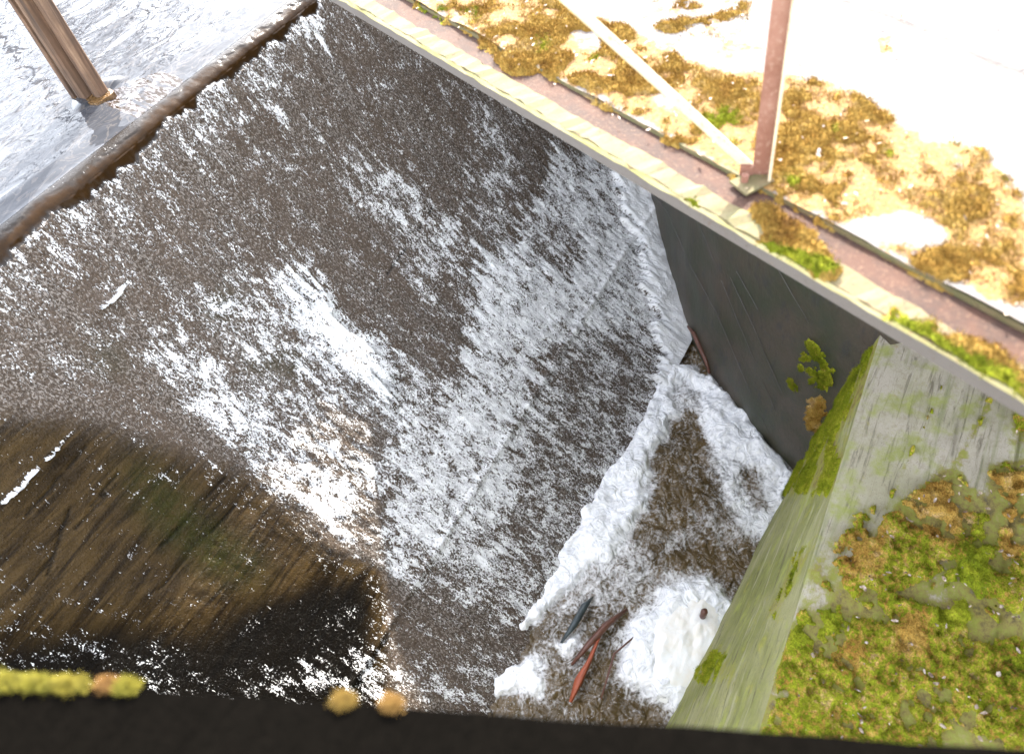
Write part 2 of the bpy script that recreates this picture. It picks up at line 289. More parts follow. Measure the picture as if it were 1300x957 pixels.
# ------------------------------------------------------------------ tables of where foam, algae, moss, painted glints and painted dark reflection lie, in metres on each surface
weir_foam = [
    ([(1.27, 0), (2.69, 0), (4.09, 0), (4.35, 0.13), (2.84, 0.34), (1.77, 0.31), (1.02, 0.15)], 0.42, 0.071),  # streaky glints below the crest, painted as foam
    ([(0.7, 0.47), (0.86, 1), (0.84, 1.59), (1.06, 2.22), (1.04, 2.73), (1.16, 3.3), (0.47, 3.39), (-0.66, 1.78)], 0, 0.153),
    ([(-0.35, 1.48), (0, 1.98), (0.12, 2.99), (-0.66, 1.78)], 0.2, 0.071),
    ([(0.94, 0.8), (1.36, 1.1), (1.22, 2.08), (1.1, 2.83), (0.96, 2.44), (0.85, 1.52)], 0.16, 0.118),
    ([(1.33, 0.96), (1.58, 1.07), (1.61, 1.44), (1.55, 1.87), (1.58, 2.45), (1.49, 2.9), (1.22, 2.81), (1.19, 2.39), (1.23, 1.92), (1.24, 1.43)], 0.66, 0.082),
    ([(1.77, 1.07), (2.26, 1.08), (2.62, 1.32), (2.54, 1.74), (2.67, 2.41), (2.63, 3.06), (2, 3.08), (1.49, 2.9), (1.53, 2.11), (1.64, 1.48)], 0.56, 0.082),
    ([(2.26, 1.39), (2.6, 1.42), (2.49, 1.78), (2.53, 2.35), (2.24, 2.41), (2.17, 1.8)], 0.86, 0.059),
    ([(1.72, 2.34), (2.56, 2.58), (2.54, 2.95), (1.75, 2.94), (1.48, 2.6)], 0.66, 0.071),
    ([(1.84, 1.53), (2.05, 1.75), (1.95, 1.99), (1.71, 1.8)], 0.3, 0.047),
    ([(1.86, 2.15), (2.15, 2.39), (1.98, 2.77), (1.7, 2.51)], 0.36, 0.047),
    ([(3.26, 1.1), (3.71, 1.17), (3.9, 1.83), (3.75, 2.35), (3.4, 2.03), (3.33, 1.61)], 0.6, 0.071),
    ([(3.32, 1.52), (3.8, 2.11), (3.4, 2.7), (3.02, 2.5)], 0.5, 0.082),
    ([(2.82, 0.2), (2.93, 0.34), (2.9, 0.72), (2.84, 0.61)], 0.55, 0.035),
    ([(3.18, 0.17), (3.28, 0.3), (3.21, 0.46), (3.14, 0.34)], 0.65, 0.029),
    ([(3.87, 0.01), (4.08, 0.09), (3.84, 0.24), (3.69, 0.16)], 0.75, 0.029),
    ([(4.83, 1.38), (5.1, 1.75), (4.75, 2.24), (4.35, 2.11), (4.5, 1.77)], 0.5, 0.059),
    ([(4.21, 2), (5.02, 2.27), (3.99, 2.58), (3.51, 2.13)], 0.45, 0.071),
    ([(3.3, 2.3), (3.9, 2.49), (3.12, 2.8), (2.81, 2.76), (2.87, 2.35)], 0.3, 0.059),
    ([(5.48, 2.32), (5.92, 3.31), (5.36, 3.94), (4.48, 4.48), (3.39, 4.46), (1.7, 4.52), (1.41, 4.41), (1.12, 3.85), (1.27, 3.07), (3.07, 2.84)], 0.7, 0.035),
    ([(3.75, 2.35), (4.57, 2.7), (5.25, 3.46), (4.68, 4.08), (3.78, 3.31), (3.01, 2.88)], 0.78, 0.082),
    ([(3.12, 2.8), (3.71, 3.35), (2.87, 3.78), (1.68, 3.47), (1.51, 3.12)], 0.74, 0.094),
    ([(3.6, 3.33), (4.59, 4.23), (4.27, 4.48), (2.95, 4.34), (2.2, 4.42), (1.47, 4.3), (1.35, 4), (2.24, 3.82)], 0.5, 0.129),
    ([(4.37, 2.52), (4.91, 2.8), (4.62, 3.19), (4.17, 2.96)], 0.56, 0.059),
    ([(1.01, 3.27), (1.49, 3.6), (1.46, 4.39), (1.08, 4.47), (0.58, 3.65)], 0.26, 0.129),
    ([(0.33, 3.16), (0.71, 3.49), (1.15, 4.42), (1.02, 4.51), (0.05, 2.86)], 0.5, 0.047),
    ([(1.28, 2.99), (1.35, 3.09), (1.47, 4.08), (1.35, 4)], 0.6, 0.035),
    ([(5.72, 3.02), (6.3, 3.1), (5.9, 3.9), (5.3, 4.52), (4.35, 4.52), (3.95, 4.52), (4.58, 4.2), (5.08, 3.7)], 1, 0.03),
]
weir_lines = [  # bright glints along board joints, painted as thin foam lines
    ([(0.15, 0.99), (0.92, 0.99), (0.91, 1.01), (0.15, 1.02)], 0.8, 0.012),
    ([(0.58, 1.26), (0.8, 1.27), (0.79, 1.29), (0.58, 1.28)], 0.75, 0.012),
    ([(0.58, 1.52), (0.77, 1.55), (0.76, 1.57), (0.58, 1.55)], 0.7, 0.012),
    ([(0.7, 1.85), (0.81, 1.87), (0.81, 1.89), (0.7, 1.87)], 0.7, 0.012),
    ([(0.17, 1.52), (0.43, 1.53), (0.43, 1.54), (0.17, 1.54)], 0.6, 0.012),
    ([(-0.15, 1.51), (0.03, 1.55), (0.02, 1.56), (-0.15, 1.54)], 0.45, 0.012),
    ([(0.33, 3.04), (0.5, 3.04), (0.5, 3.07), (0.33, 3.07)], 0.5, 0.012),
    ([(1.28, 0.57), (1.6, 0.57), (1.6, 0.61), (1.28, 0.62)], 0.6, 0.012),
    ([(0.82, 1.47), (1.02, 1.49), (1.02, 1.5), (0.82, 1.49)], 0.5, 0.012),
    ([(0.85, 0.32), (0.87, 0.64), (0.85, 0.64), (0.83, 0.33)], 0.55, 0.012),
    ([(0.87, 0.64), (0.93, 1.06), (0.91, 1.07), (0.85, 0.65)], 0.4, 0.012),
    ([(0.53, 3.09), (1.07, 3.21), (1.07, 3.23), (0.53, 3.12)], 0.5, 0.012),
    ([(1.06, 1.01), (1.05, 1.28), (1.03, 1.28), (1.02, 1.02)], 0.5, 0.012),
    ([(1.23, 1.28), (1.25, 1.63), (1.23, 1.63), (1.19, 1.28)], 0.5, 0.012),
]
weir_joints = [
    ((0.53, 1.40), (0.28, 1.41)),
    ((0.10, 1.42), (-0.19, 1.44)),
    ((0.53, 2.06), (0.20, 2.04)),
    ((0.67, 1.12), (0.19, 1.15)),
    ((0.67, 1.37), (0.43, 1.38)),
    ((0.96, 2.09), (0.73, 2.08)),
    ((1.38, 1.93), (0.44, 1.88)),
    ((3.95, 1.78), (2.78, 1.89)),
    ((0.37, 1.29), (-0.00, 1.47)),
]
weir_dark = [  # brown algae, with the missing sky reflection painted in as near-black
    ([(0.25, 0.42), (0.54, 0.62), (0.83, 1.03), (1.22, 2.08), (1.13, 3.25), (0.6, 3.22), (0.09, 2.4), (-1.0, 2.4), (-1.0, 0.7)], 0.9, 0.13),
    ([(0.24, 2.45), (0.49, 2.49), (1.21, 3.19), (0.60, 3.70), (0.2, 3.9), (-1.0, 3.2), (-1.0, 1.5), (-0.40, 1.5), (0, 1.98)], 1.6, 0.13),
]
weir_algae = [
    ([(0.74, 1.3), (0.81, 1.55), (0.76, 1.99), (0.77, 2.53), (0.66, 2.55), (0.53, 2.19), (0.56, 1.71)], 1, 0.176),
    ([(1.93, 1), (2.09, 1.15), (1.85, 1.22), (1.73, 1.11)], 0.6, 0.094),
    ([(1.73, 1.41), (2.09, 1.71), (1.95, 1.9), (1.72, 1.64)], 0.5, 0.094),
    ([(1.14, 0.66), (1.31, 0.83), (1.13, 1), (1.01, 0.8)], 0.4, 0.118),
]
pool_foam = [
    ([(4.3, 1.59), (3.65, 0.35), (2.73, 0.32), (0.92, 1.58), (1.69, 1.59)], 0.35, 0.059),
    ([(3.66, 1.49), (3.84, 1.08), (3.1, 0.84), (2.69, 1.02), (2.05, 1.15), (1.58, 1.54), (2.32, 1.48), (3.16, 1.43)], 0.22, 0.082),
    ([(2.15, 1.83), (2.7, 1.52), (2.51, 1.08), (2.21, 0.82), (1.91, 1.29), (1.64, 1.56)], 0.46, 0.094),
    ([(4.26, 1.69), (4.45, 1.49), (4.18, 1.39), (3.69, 1.42), (3.14, 1.46), (2.41, 1.46), (1.75, 1.62), (1.46, 1.71), (1.08, 1.67), (0.97, 1.89), (1.53, 1.79), (2.34, 1.78), (3.39, 1.68)], 1, 0.035),
    ([(3.17, 1.58), (3.48, 1.49), (2.88, 1.31), (2.23, 1.37), (2.21, 1.57)], 0.9, 0.082),
    ([(4.3, 1.59), (4.35, 1.23), (4, 0.74), (3.65, 0.26), (3.36, 0.27), (3.37, 0.6), (3.67, 1.05), (4.02, 1.33)], 0.92, 0.047),
    ([(3.67, 1.05), (3.57, 0.33), (2.92, 0.23), (2.94, 0.52), (3.29, 0.77)], 0.66, 0.071),
    ([(4.21, 1.56), (4.16, 1.23), (3.88, 1.2), (3.85, 1.49)], 0.55, 0.035),
    ([(3.49, 0.7), (3.55, 0.56), (3.23, 0.39), (3.23, 0.55)], 0.35, 0.035),
    ([(2.59, 0.91), (2.92, 0.38), (2.24, 0.34), (2.23, 0.64), (1.82, 1.05), (2.27, 0.98)], 0.12, 0.071),
    ([(1.91, 1.02), (2.2, 0.69), (2.36, 0.38), (1.69, 0.32), (1.51, 0.66)], 0.42, 0.059),
    ([(2.04, 0.76), (2.28, 0.54), (2.23, 0.36), (1.64, 0.42), (1.65, 0.63)], 0.8, 0.059),
    ([(1.5, 1.49), (1.65, 1.33), (1.56, 1.25), (1.44, 1.36)], 0.85, 0.024),
    ([(1.21, 1.75), (1.4, 1.51), (1.15, 1.38), (0.96, 1.74)], 0.8, 0.047),
]
deck_moss_at = [
    ([(2.98, 0.18), (2.29, 0.19), (1.48, 0.2), (0.93, 0.2), (0.55, 0.2), (0.11, 0.22), (0.33, 0.6), (0.62, 0.67), (0.84, 0.72), (1.09, 0.75), (1.32, 0.66), (1.53, 0.56), (1.89, 0.6), (2.4, 0.58)], 0.85, 0.037),
    ([(2.12, 0.74), (1.66, 1.06), (1.34, 0.68), (1.59, 0.55)], 0.33, 0.037),
    ([(0.65, 0.2), (0.55, 0.35), (0.44, 0.39), (0.39, 0.31), (0.55, 0.17)], 0, 0.016),
    ([(1.13, 1.06), (1.11, 1.11), (1.04, 1.03), (1.06, 0.99)], 0.7, 0.011),
    ([(2.14, 0.49), (1.99, 0.53), (1.84, 0.43), (1.98, 0.39)], 0.3, 0.016),
    ([(2.32, 0.14), (2.26, 0.25), (1.92, 0.22), (2.03, 0.11)], 0.5, 0.016),
    ([(1.57, 0.37), (1.4, 0.38), (1.35, 0.3), (1.45, 0.28)], 0.35, 0.016),
    ([(0.88, 0.12), (0.79, 0.16), (0.6, 0.13), (0.52, 0.06), (0.62, -0.01), (0.77, 0)], 0.9, 0.016),
    ([(0.4, 0.04), (0.29, 0.09), (0.04, 0.08), (-0.01, -0.02), (0.09, -0.03), (0.27, -0.04), (0.33, -0.02)], 0.95, 0.016),
    ([(1.08, 0.02), (1, 0.03), (0.96, -0.01), (1.02, -0.02)], 0.8, 0.011),
    ([(2.79, 0.31), (2.29, 0.19), (2.88, 0.2)], 0.55, 0.011),
    ([(1.41, -0.06), (1.34, -0.05), (1.32, -0.08)], 0.6, 0.008),
    ([(0.7, 0.73), (0.56, 0.74), (0.39, 0.65), (0.5, 0.6)], 0.7, 0.026),
]
deck_green_at = [
    ([(2.85, 0.21), (2.76, 0.31), (2.56, 0.2), (2.62, 0.1)], 0.85, 0.021),
    ([(2.59, 0.27), (2.54, 0.34), (2.41, 0.26), (2.45, 0.2)], 0.85, 0.021),
    ([(2.15, 0.32), (2.11, 0.37), (2.01, 0.31), (2.04, 0.25)], 0.85, 0.021),
    ([(1.9, 0.37), (1.86, 0.42), (1.77, 0.35), (1.8, 0.3)], 0.85, 0.021),
    ([(1.33, 0.35), (1.24, 0.47), (1.08, 0.33), (1.15, 0.22)], 0.85, 0.021),
    ([(1.2, 0.24), (1.15, 0.29), (1.07, 0.23), (1.11, 0.17)], 0.85, 0.021),
    ([(0.91, 0.27), (0.87, 0.33), (0.8, 0.26), (0.83, 0.21)], 0.85, 0.021),
    ([(0.71, 0.28), (0.67, 0.34), (0.6, 0.27), (0.64, 0.22)], 0.85, 0.021),
    ([(0.69, 0.7), (0.64, 0.77), (0.56, 0.68), (0.61, 0.61)], 0.85, 0.021),
    ([(0.51, 0.65), (0.46, 0.71), (0.4, 0.63), (0.44, 0.58)], 0.85, 0.021),
    ([(0.32, 0.49), (0.29, 0.52), (0.26, 0.48), (0.28, 0.44)], 0.85, 0.021),
    ([(1.47, 0.88), (1.44, 0.92), (1.38, 0.86), (1.41, 0.83)], 0.85, 0.021),
    ([(0.77, 0.56), (0.74, 0.61), (0.68, 0.55), (0.71, 0.5)], 0.85, 0.021),
    ([(0.96, 0.56), (0.93, 0.6), (0.87, 0.54), (0.9, 0.5)], 0.85, 0.021),
    ([(0.4, 0.04), (0.34, 0.07), (0.22, 0.05), (0.03, 0.06), (-0.01, -0.02), (0.09, -0.03), (0.27, -0.04)], 1, 0.021),
    ([(0.27, 0.07), (0.19, 0.1), (0.07, 0.09), (0.08, 0.05), (0.21, 0.03)], 0.1, 0.016),
    ([(0.77, 0), (0.69, 0.05), (0.55, 0.07), (0.53, 0.04), (0.62, -0.01)], 1, 0.011),
    ([(1.08, 0.02), (1, 0.03), (0.96, -0.01), (1.02, -0.02)], 1, 0.011),
]
bank_moss_at = [
    ([(1.07, 0.25), (1.34, 0.07), (1.56, -0.01), (1.72, -0.15), (2.05, -0.2), (2.34, -0.3), (2.67, -0.46), (2.73, -0.54), (2.62, -0.69), (2.83, -0.7), (2.95, -0.86), (1.72, -1.02)], 0.92, 0.048),
    ([(2.08, -0.49), (2.24, -0.63), (2.07, -0.71), (1.91, -0.55)], 0.55, 0.024),
    ([(1.53, -0.02), (1.96, -0.01), (2.05, -0.1), (2.32, -0.15), (2.37, -0.25), (1.77, -0.18)], 0.42, 0.04),
    ([(3.31, -0.38), (3.19, -0.38), (2.08, -0.26), (2.07, -0.23)], 0.35, 0.012),
    ([(3.29, -0.61), (3.24, -0.64), (2.65, -0.54), (2.66, -0.5)], 0.5, 0.012),
    ([(3.23, -0.75), (3.32, -0.82), (3.05, -0.85), (2.96, -0.75)], 0.6, 0.024),
]
bank_green_at = [
    ([(2.68, -0.5), (2.56, -0.67), (2.23, -0.58), (2.34, -0.3)], 0.1, 0.048),
    ([(2.76, -0.67), (2.86, -0.88), (2.4, -0.93), (2.23, -0.76)], 0.12, 0.048),
    ([(2.05, -0.1), (2.29, -0.31), (2.02, -0.33), (1.86, -0.19)], 0.25, 0.048),
    ([(1.98, -0.59), (2.34, -0.7), (2.57, -0.7), (2.43, -0.79), (1.92, -0.74), (1.81, -0.59)], 1, 0.048),
    ([(1.53, -0.02), (1.73, -0.19), (1.64, -0.25), (1.42, -0.06)], 0.95, 0.048),
    ([(1.78, -0.46), (1.88, -0.58), (1.68, -0.58), (1.62, -0.46)], 0.1, 0.048),
    ([(1.34, 0.1), (1.53, -0.02), (1.28, -0.02), (1.16, 0.16)], 0.2, 0.048),
    ([(1.93, -0.84), (2.08, -0.98), (1.76, -1.02), (1.73, -0.9)], 0.6, 0.048),
    ([(1.55, -0.23), (1.65, -0.35), (1.51, -0.39), (1.44, -0.26)], 0.3, 0.048),
]
streak_moss_at = [
    ([(3.52, 0.09), (3.08, -0.48), (2.89, 0.36), (2.29, -0.32), (2.3, -0.06), (3.25, 1.81), (4, 3.27)], 0.9, 0.072),
    ([(3.11, -0.36), (2.76, -0.81), (2.54, -0.24), (2.81, 0.23)], 0.5, 0.06),
    ([(2.94, -0.54), (2.83, -0.68), (2.68, -0.04), (2.82, 0.15)], 0.05, 0.036),
    ([(1.6, 1.89), (1.92, 2), (1.56, 0.93), (1.36, 0.56)], 0.5, 0.096),
    ([(2.11, 0.39), (2.02, 0.02), (1.65, 0.29), (1.71, 0.53)], 0.5, 0.06),
]

ARC = 4.518
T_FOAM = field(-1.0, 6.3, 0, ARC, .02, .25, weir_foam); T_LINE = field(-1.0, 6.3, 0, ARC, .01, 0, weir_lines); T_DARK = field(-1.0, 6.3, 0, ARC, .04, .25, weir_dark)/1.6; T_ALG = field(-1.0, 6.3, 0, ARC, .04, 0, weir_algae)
T_POOL = field(-1.5, 5.0, -.6, 2.6, .02, .2, pool_foam+[([(1.45, .3), (1.5, .95), (1.9, 1.0), (2.3, .93), (2.5, .7), (2.45, .3)], .88, .12)])
T_DM = field(-.3, 4.3, 0, 2.0, .012, 0, deck_moss_at); T_DG = field(-.3, 4.3, 0, 2.0, .02, -.15, deck_green_at)
T_BM = field(-.2, 3.7, -2.0, .05, .012, 0, bank_moss_at+[([(-.2, .2), (1.22, .2), (1.22, -.1), (1.82, -.9), (2.5, -2.2), (-.2, -2.2)], .9, .03)]); T_BG = field(-.2, 3.7, -2.0, .05, .012, .6, bank_green_at)
T_BT = field(1.3, 3.7, 0, 2.1, .012, .12, streak_moss_at)

# ------------------------------------------------------------------ setting
ZR = 3.40                                   # reservoir level
def plane(name, x0, x1, y0, y1, z, mat, label=None):
    me = bpy.data.meshes.new(name); me.from_pydata([(x0, y0, z), (x1, y0, z), (x1, y1, z), (x0, y1, z)], [], [(0, 1, 2, 3)])
    return link(name, me, mat)
tag(plane('ground', -150, 150, -150, 150, -1.2, M_SOIL), kind='structure')
def bank(name, pts, z0, z1):
    n = len(pts); me = bpy.data.meshes.new(name)
    me.from_pydata([(x, y, z0) for x, y in pts]+[(x, y, z1) for x, y in pts], [], [tuple(range(n, 2*n)), tuple(range(n))[::-1]]+[(i, (i+1) % n, n+(i+1) % n, n+i) for i in range(n)])
    return tag(link(name, me, M_SOIL), kind='structure')
bank('far_bank', [(-60, 16), (60, 16), (60, 60), (-60, 60)], -1, 3.9)
bank('right_bank_sunblock', [(5.95, 4.5), (6.9, 3.1), (60, 3.1), (60, 15.9), (13, 15.9), (8.6, 9), (6.5, 6.2)], -1, 4.33)  # unseen; near edge pulled in and raised to block sun from the weir
bank('left_bank', [(-60, -20), (-5, -20), (-5, 15.9), (-60, 15.9)], -1, 3.9)

# weir: curved face. quadratic profile (y, z)
PA = np.array([4.45, 3.4]); PB = np.array([3.7, 1.3]); PC = np.array([1.63, -.02])
def bez(t): t = t[:, None]; return (1-t)**2*PA+2*t*(1-t)*PB+t*t*PC
nt = 2001; tt = np.linspace(0, 1, nt); bz = bez(tt); L = np.concatenate([[0], np.cumsum(np.hypot(*np.diff(bz, axis=0).T))])
STEP = .0115; nf = int(L[-1]/STEP); tl = np.interp(np.linspace(0, L[-1], nf), L, tt); prof = bez(tl)
# lip: from the flat reservoir round to the face
lipn = 42; th = np.linspace(0, 1, lipn, endpoint=False)[:, None]
la = np.array([4.60, 3.452]); lb = np.array([4.48, 3.462]); lc = PA
lipp = (1-th)**2*la+2*th*(1-th)*lb+th*th*lc
profile = np.vstack([lipp, prof]); tparam = np.concatenate([np.zeros(lipn), tl])
arc = np.concatenate([[0], np.cumsum(np.hypot(*np.diff(profile, axis=0).T))])
X0, X1 = -1.6, 6.9; nx = int((X1-X0)/STEP); xs = np.linspace(X0, X1, nx)
Xg, Ag = np.meshgrid(xs, arc); Tg = np.repeat(tparam[:, None], nx, 1)
tan = np.gradient(profile, axis=0); tan /= np.linalg.norm(tan, axis=1)[:, None]
nrm = np.stack([tan[:, 1], -tan[:, 0]], 1)   # (y,z): tangent points downstream & down
nrm *= np.sign(nrm[:, 1])[:, None]
U = (Xg+1.0)/7.3
jx = (fbm(Xg*9, Ag*3, 60, 3)-.5)*.16; jt = (fbm(Xg*9, Ag*4, 64, 3)-.5)*.04+(fbm(Xg*24, Ag*1.6, 65, 3)-.5)*.13
wl = arc[lipn]; VA = (Ag-wl)/ARC
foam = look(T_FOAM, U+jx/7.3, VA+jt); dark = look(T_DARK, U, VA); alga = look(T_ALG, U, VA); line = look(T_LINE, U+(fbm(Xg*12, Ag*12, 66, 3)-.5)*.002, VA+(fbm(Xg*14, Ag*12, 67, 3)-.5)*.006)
joint = np.zeros_like(Xg)
for (xa, ya), (xb_, yb_) in weir_joints:
    L2 = (xb_-xa)**2+(yb_-ya)**2; q = np.clip(((Xg-xa)*(xb_-xa)+(Ag-wl-ya)*(yb_-ya))/L2, 0, 1)
    dd_ = np.hypot(Xg-xa-q*(xb_-xa), Ag-wl-ya-q*(yb_-ya)+(fbm(Xg*9, Ag*9, 68, 3)-.5)*.02); joint = np.maximum(joint, (1-ss(.003, .015, dd_))*ss(.35, .5, fbm(Xg*10, Ag*4, 69, 3)))
wl = arc[lipn]
crestj = (fbm(Xg*6, Ag*1.5, 70, 5, .62)-.5)*.20
d0 = Ag-wl+crestj
lipm = (.25+.75*ss(-.12, -.05, d0))*(1-ss(.0, .06, d0))
foam = np.where(Ag < wl-.0, 0, foam)
fing = fbm(Xg*46, Ag*9, 80, 3)*.6+fbm(Xg*5, Ag*3, 83, 3)*.4
foam = foam+.05*ss(.6, .75, foam)*(1-ss(.8, .9, foam))
foam = np.maximum(foam, ss(.30, .6, line)*ss(.36, .5, fbm(Xg*20, Ag*30, 85, 3))*.95)
foam = np.maximum(foam, ss(.46, .60, fing)*ss(.0, .05, d0)*(1-ss(.04, .45, d0))*.62)
rip = (fbm(Xg*16, Ag*6, 90, 4)-.5)
thick = ss(.80, .95, foam)
disp = rip*.022*ss(-.05, .2, Ag-wl)+foam*.020*(fbm(Xg*26, Ag*11, 95, 4)-.35)+ss(.75, 1, foam)*.05*fbm(Xg*6, Ag*5, 99, 3)
disp *= 1-.8*ss(.3, .9, dark)*(1-foam)
disp -= joint*.012
disp -= .022*ss(.0, .5, lipm)*fbm(Xg*5, Ag*3, 71, 4)
seam = .018*np.exp(-((Tg-.785)/.006)**2)*ss(-.2, .5, Xg)       # the lip where the apron begins
disp += thick*.05; disp += seam; disp *= ss(0, .09, Ag)
prg = profile[:, None, :]+nrm[:, None, :]*disp[:, :, None]
co = np.stack([Xg, prg[..., 0], prg[..., 1]], -1).reshape(-1, 3)
F = gridfaces(len(arc), nx)
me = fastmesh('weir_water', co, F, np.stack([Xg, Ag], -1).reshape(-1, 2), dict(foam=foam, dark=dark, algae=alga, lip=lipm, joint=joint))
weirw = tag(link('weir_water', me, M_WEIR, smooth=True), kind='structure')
# concrete body under the water
wp = [(y+.16, z-.16) for y, z in bez(np.linspace(0, 1, 30))]
wp = [(4.95, 3.25)]+wp[1:]+[(1.8, -1.0), (4.95, -1.0)]
k = len(wp); me = bpy.data.meshes.new('weir')
me.from_pydata([(-4.9, y, z) for y, z in wp]+[(7.5, y, z) for y, z in wp], [], [(i, (i+1) % k, k+(i+1) % k, k+i) for i in range(k)]+[tuple(range(k))[::-1], tuple(range(k, 2*k))])
weir = link('weir', me, M_BANK); tag(weir, 'curved concrete weir under the falling water', 'weir')

# reservoir
def resz(x, y):
    near = np.clip(1-(y-4.6)/2.9, 0, 1)
    swx = x+.25*np.sin(y*3)+.3*(fbm(x*1.3, y*1.3, 20, 3)-.5)
    wv = (fbm(swx*2.2+y*1.2, y*5.5-x*.6, 21, 2, .35)-.5)*.017*(near**1.8+.02)
    wv += np.sin((y*1.0-x*.12+.5*fbm(x*1.1, y, 25, 2))*19)*.0034*near*ss(2.7, 3.4, x)
        
    return ZR+.075+wv
xr = np.linspace(-2.6, 8.0, 620); yr = np.concatenate([np.linspace(4.585, 7.2, 200), np.linspace(7.22, 16, 60)])
Xr, Yr = np.meshgrid(xr, yr); Zr = resz(Xr, Yr)
e = np.interp(yr, [4.61, 4.74], [1, 0])[:, None]; Zr = Zr*(1-e)+(3.4535)*e
wx, wy = 2.5, 5.05
dd = np.hypot(Xr-wx, Yr-wy); Zr += .022*np.exp(-((dd-.14)/.05)**2)*(Yr > wy)-.03*np.exp(-(((Xr-wx-.03)/.07)**2+((Yr-wy+.12)/.12)**2))
tail = np.clip((wy+.02-Yr)/.25, 0, 1); sp_ = .04+.19*tail
wake = ((abs(Xr-wx-.12*tail) < sp_) & (Yr < wy+.04))*(fbm(Xr*60, Yr*14, 30, 2))*1.1
me = fastmesh('reservoir_water', np.stack([Xr, Yr, Zr], -1).reshape(-1, 3), gridfaces(len(yr), len(xr)), None, dict(calm=np.clip(1-(Yr-5)/3, 0, 1), wake=wake))
tag(link('reservoir_water', me, M_RES, smooth=True), kind='structure')
tag(plane('upstream_water', -5, -2.55, 4.75, 16, ZR+.07, M_RES), kind='structure')
tag(plane('upstream_water', 7.95, 9.6, 4.75, 16, ZR+.07, M_RES), kind='structure')

# plunge pool
xp = np.arange(-1.6, 6.3, .012); yp = np.arange(-.2, 2.75, .012); Xp, Yp = np.meshgrid(xp, yp)
jx = (fbm(Xp*7, Yp*7, 40, 3)-.5)*.14; jy = (fbm(Xp*7, Yp*7, 44, 3)-.5)*.14
pf = look(T_POOL, (Xp+1.5+jx)/6.5, (Yp+.6+jy)/3.2)
lum = fbm(Xp*4.5, Yp*4.5, 46, 3, .4); billow = np.abs(fbm(Xp*9, Yp*9, 48, 4)-.5)*2
Zp = (fbm(Xp*5, Yp*5, 50, 4)-.5)*.05+(fbm(Xp*30, Yp*30, 52, 2)-.5)*.008*(1-ss(.4, .7, pf))+ss(.5, 1, pf)*(.10*lum+.02*(1-billow))+ss(.4, .8, pf)*(fbm(Xp*20, Yp*20, 54, 3)-.5)*.009+(fbm(Xp*16, Yp*16, 56, 3)-.5)*(.035-.022*ss(.4, .8, pf))
me = fastmesh('pool_water', np.stack([Xp, Yp, Zp], -1).reshape(-1, 3), gridfaces(len(yp), len(xp)), None, dict(foam=pf))
tag(link('pool_water', me, M_POOL, smooth=True), kind='structure')

# ------------------------------------------------------------------ abutment wall
path = [(3.45, -.05), (3.67, .29), (3.97, .78), (4.38, 1.30), (4.83, 1.73), (5.33, 2.13), (5.90, 2.55), (6.6, 3.0), (7.1, 3.9), (7.25, 5.2)]
ab = empty('abutment_wall', (4.6, 1.2, 0)); tag(ab, 'dark damp concrete side wall between the white foam and the mossy end wall', 'wall')
outer = [(7.6, -2.6), (9.4, 5.2)]
pl = [(4.9, -2.1)]+path
vs = []; fs = []
pp = []
for a, b in zip(path[:-1], path[1:]):
    for i in range(8): pp.append((a[0]+(b[0]-a[0])*i/8, a[1]+(b[1]-a[1])*i/8))
pp.append(path[-1])
zs = np.linspace(-.8, 4.22, 40); P2 = np.array([(5.0, -2.4)]+pp)
Sg = np.concatenate([[0], np.cumsum(np.hypot(*np.diff(P2, axis=0).T))])
nn = np.gradient(P2, axis=0); nn = np.stack([-nn[:, 1], nn[:, 0]], 1); nn /= np.linalg.norm(nn, axis=1)[:, None]
SG, ZG = np.meshgrid(Sg, zs); dz = (fbm(SG*3, ZG*3, 110, 4)-.5)*.05
XX = P2[:, 0][None]+nn[:, 0][None]*dz; YY = P2[:, 1][None]+nn[:, 1][None]*dz
me = fastmesh('wall_face', np.stack([XX-4.6, YY-1.2, ZG], -1).reshape(-1, 3), gridfaces(len(zs), len(P2)))
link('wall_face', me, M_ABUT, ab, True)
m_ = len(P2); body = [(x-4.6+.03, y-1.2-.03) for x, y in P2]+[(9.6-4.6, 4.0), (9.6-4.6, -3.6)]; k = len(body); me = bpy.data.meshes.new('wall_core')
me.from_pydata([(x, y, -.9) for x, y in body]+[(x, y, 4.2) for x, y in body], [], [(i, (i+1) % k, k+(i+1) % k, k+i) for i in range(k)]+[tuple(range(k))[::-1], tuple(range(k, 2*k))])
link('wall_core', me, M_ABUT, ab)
t = NT('joint_lime'); M_JOINT = t.set(Base_Color=t.mix(t.noise(t.pos(), 22, 4, .7), (.03, .028, .026), (.17, .16, .15)), Roughness=.7)
seams = [[(5.61, 2.33, 0.87), (5.25, 2.07, 1.03), (4.76, 1.66, 0.95), (4.35, 1.26, 0.89), (4.09, 0.94, 0.57), (3.87, 0.61, 0.2)],
         [(4.52, 1.43, 1.63), (4.06, 0.89, 1.22), (3.82, 0.54, 0.82)], [(4.23, 1.11, 1.59), (4.04, 0.87, 1.45)],
         [(3.96, 0.76, 2.0), (3.78, 0.46, 1.75)], [(4.65, 1.56, 1.56), (4.2, 1.07, 1.12), (3.85, 0.58, 0.54)]]
for i, L_ in enumerate(seams):
    pts = []
    for a, b in zip(L_[:-1], L_[1:]):
        for q in range(7): pts.append([a[j]+(b[j]-a[j])*q/7 for j in range(3)])
    pts.append(list(L_[-1])); pts = [(p[0]-4.6-.008, p[1]-1.2+.008, p[2]+random.uniform(-.004, .004)) for p in pts]
    tubeobj('formwork_joint', pts, [random.uniform(.0012, .0035) for _ in pts], M_JOINT, ab, 6, .3)

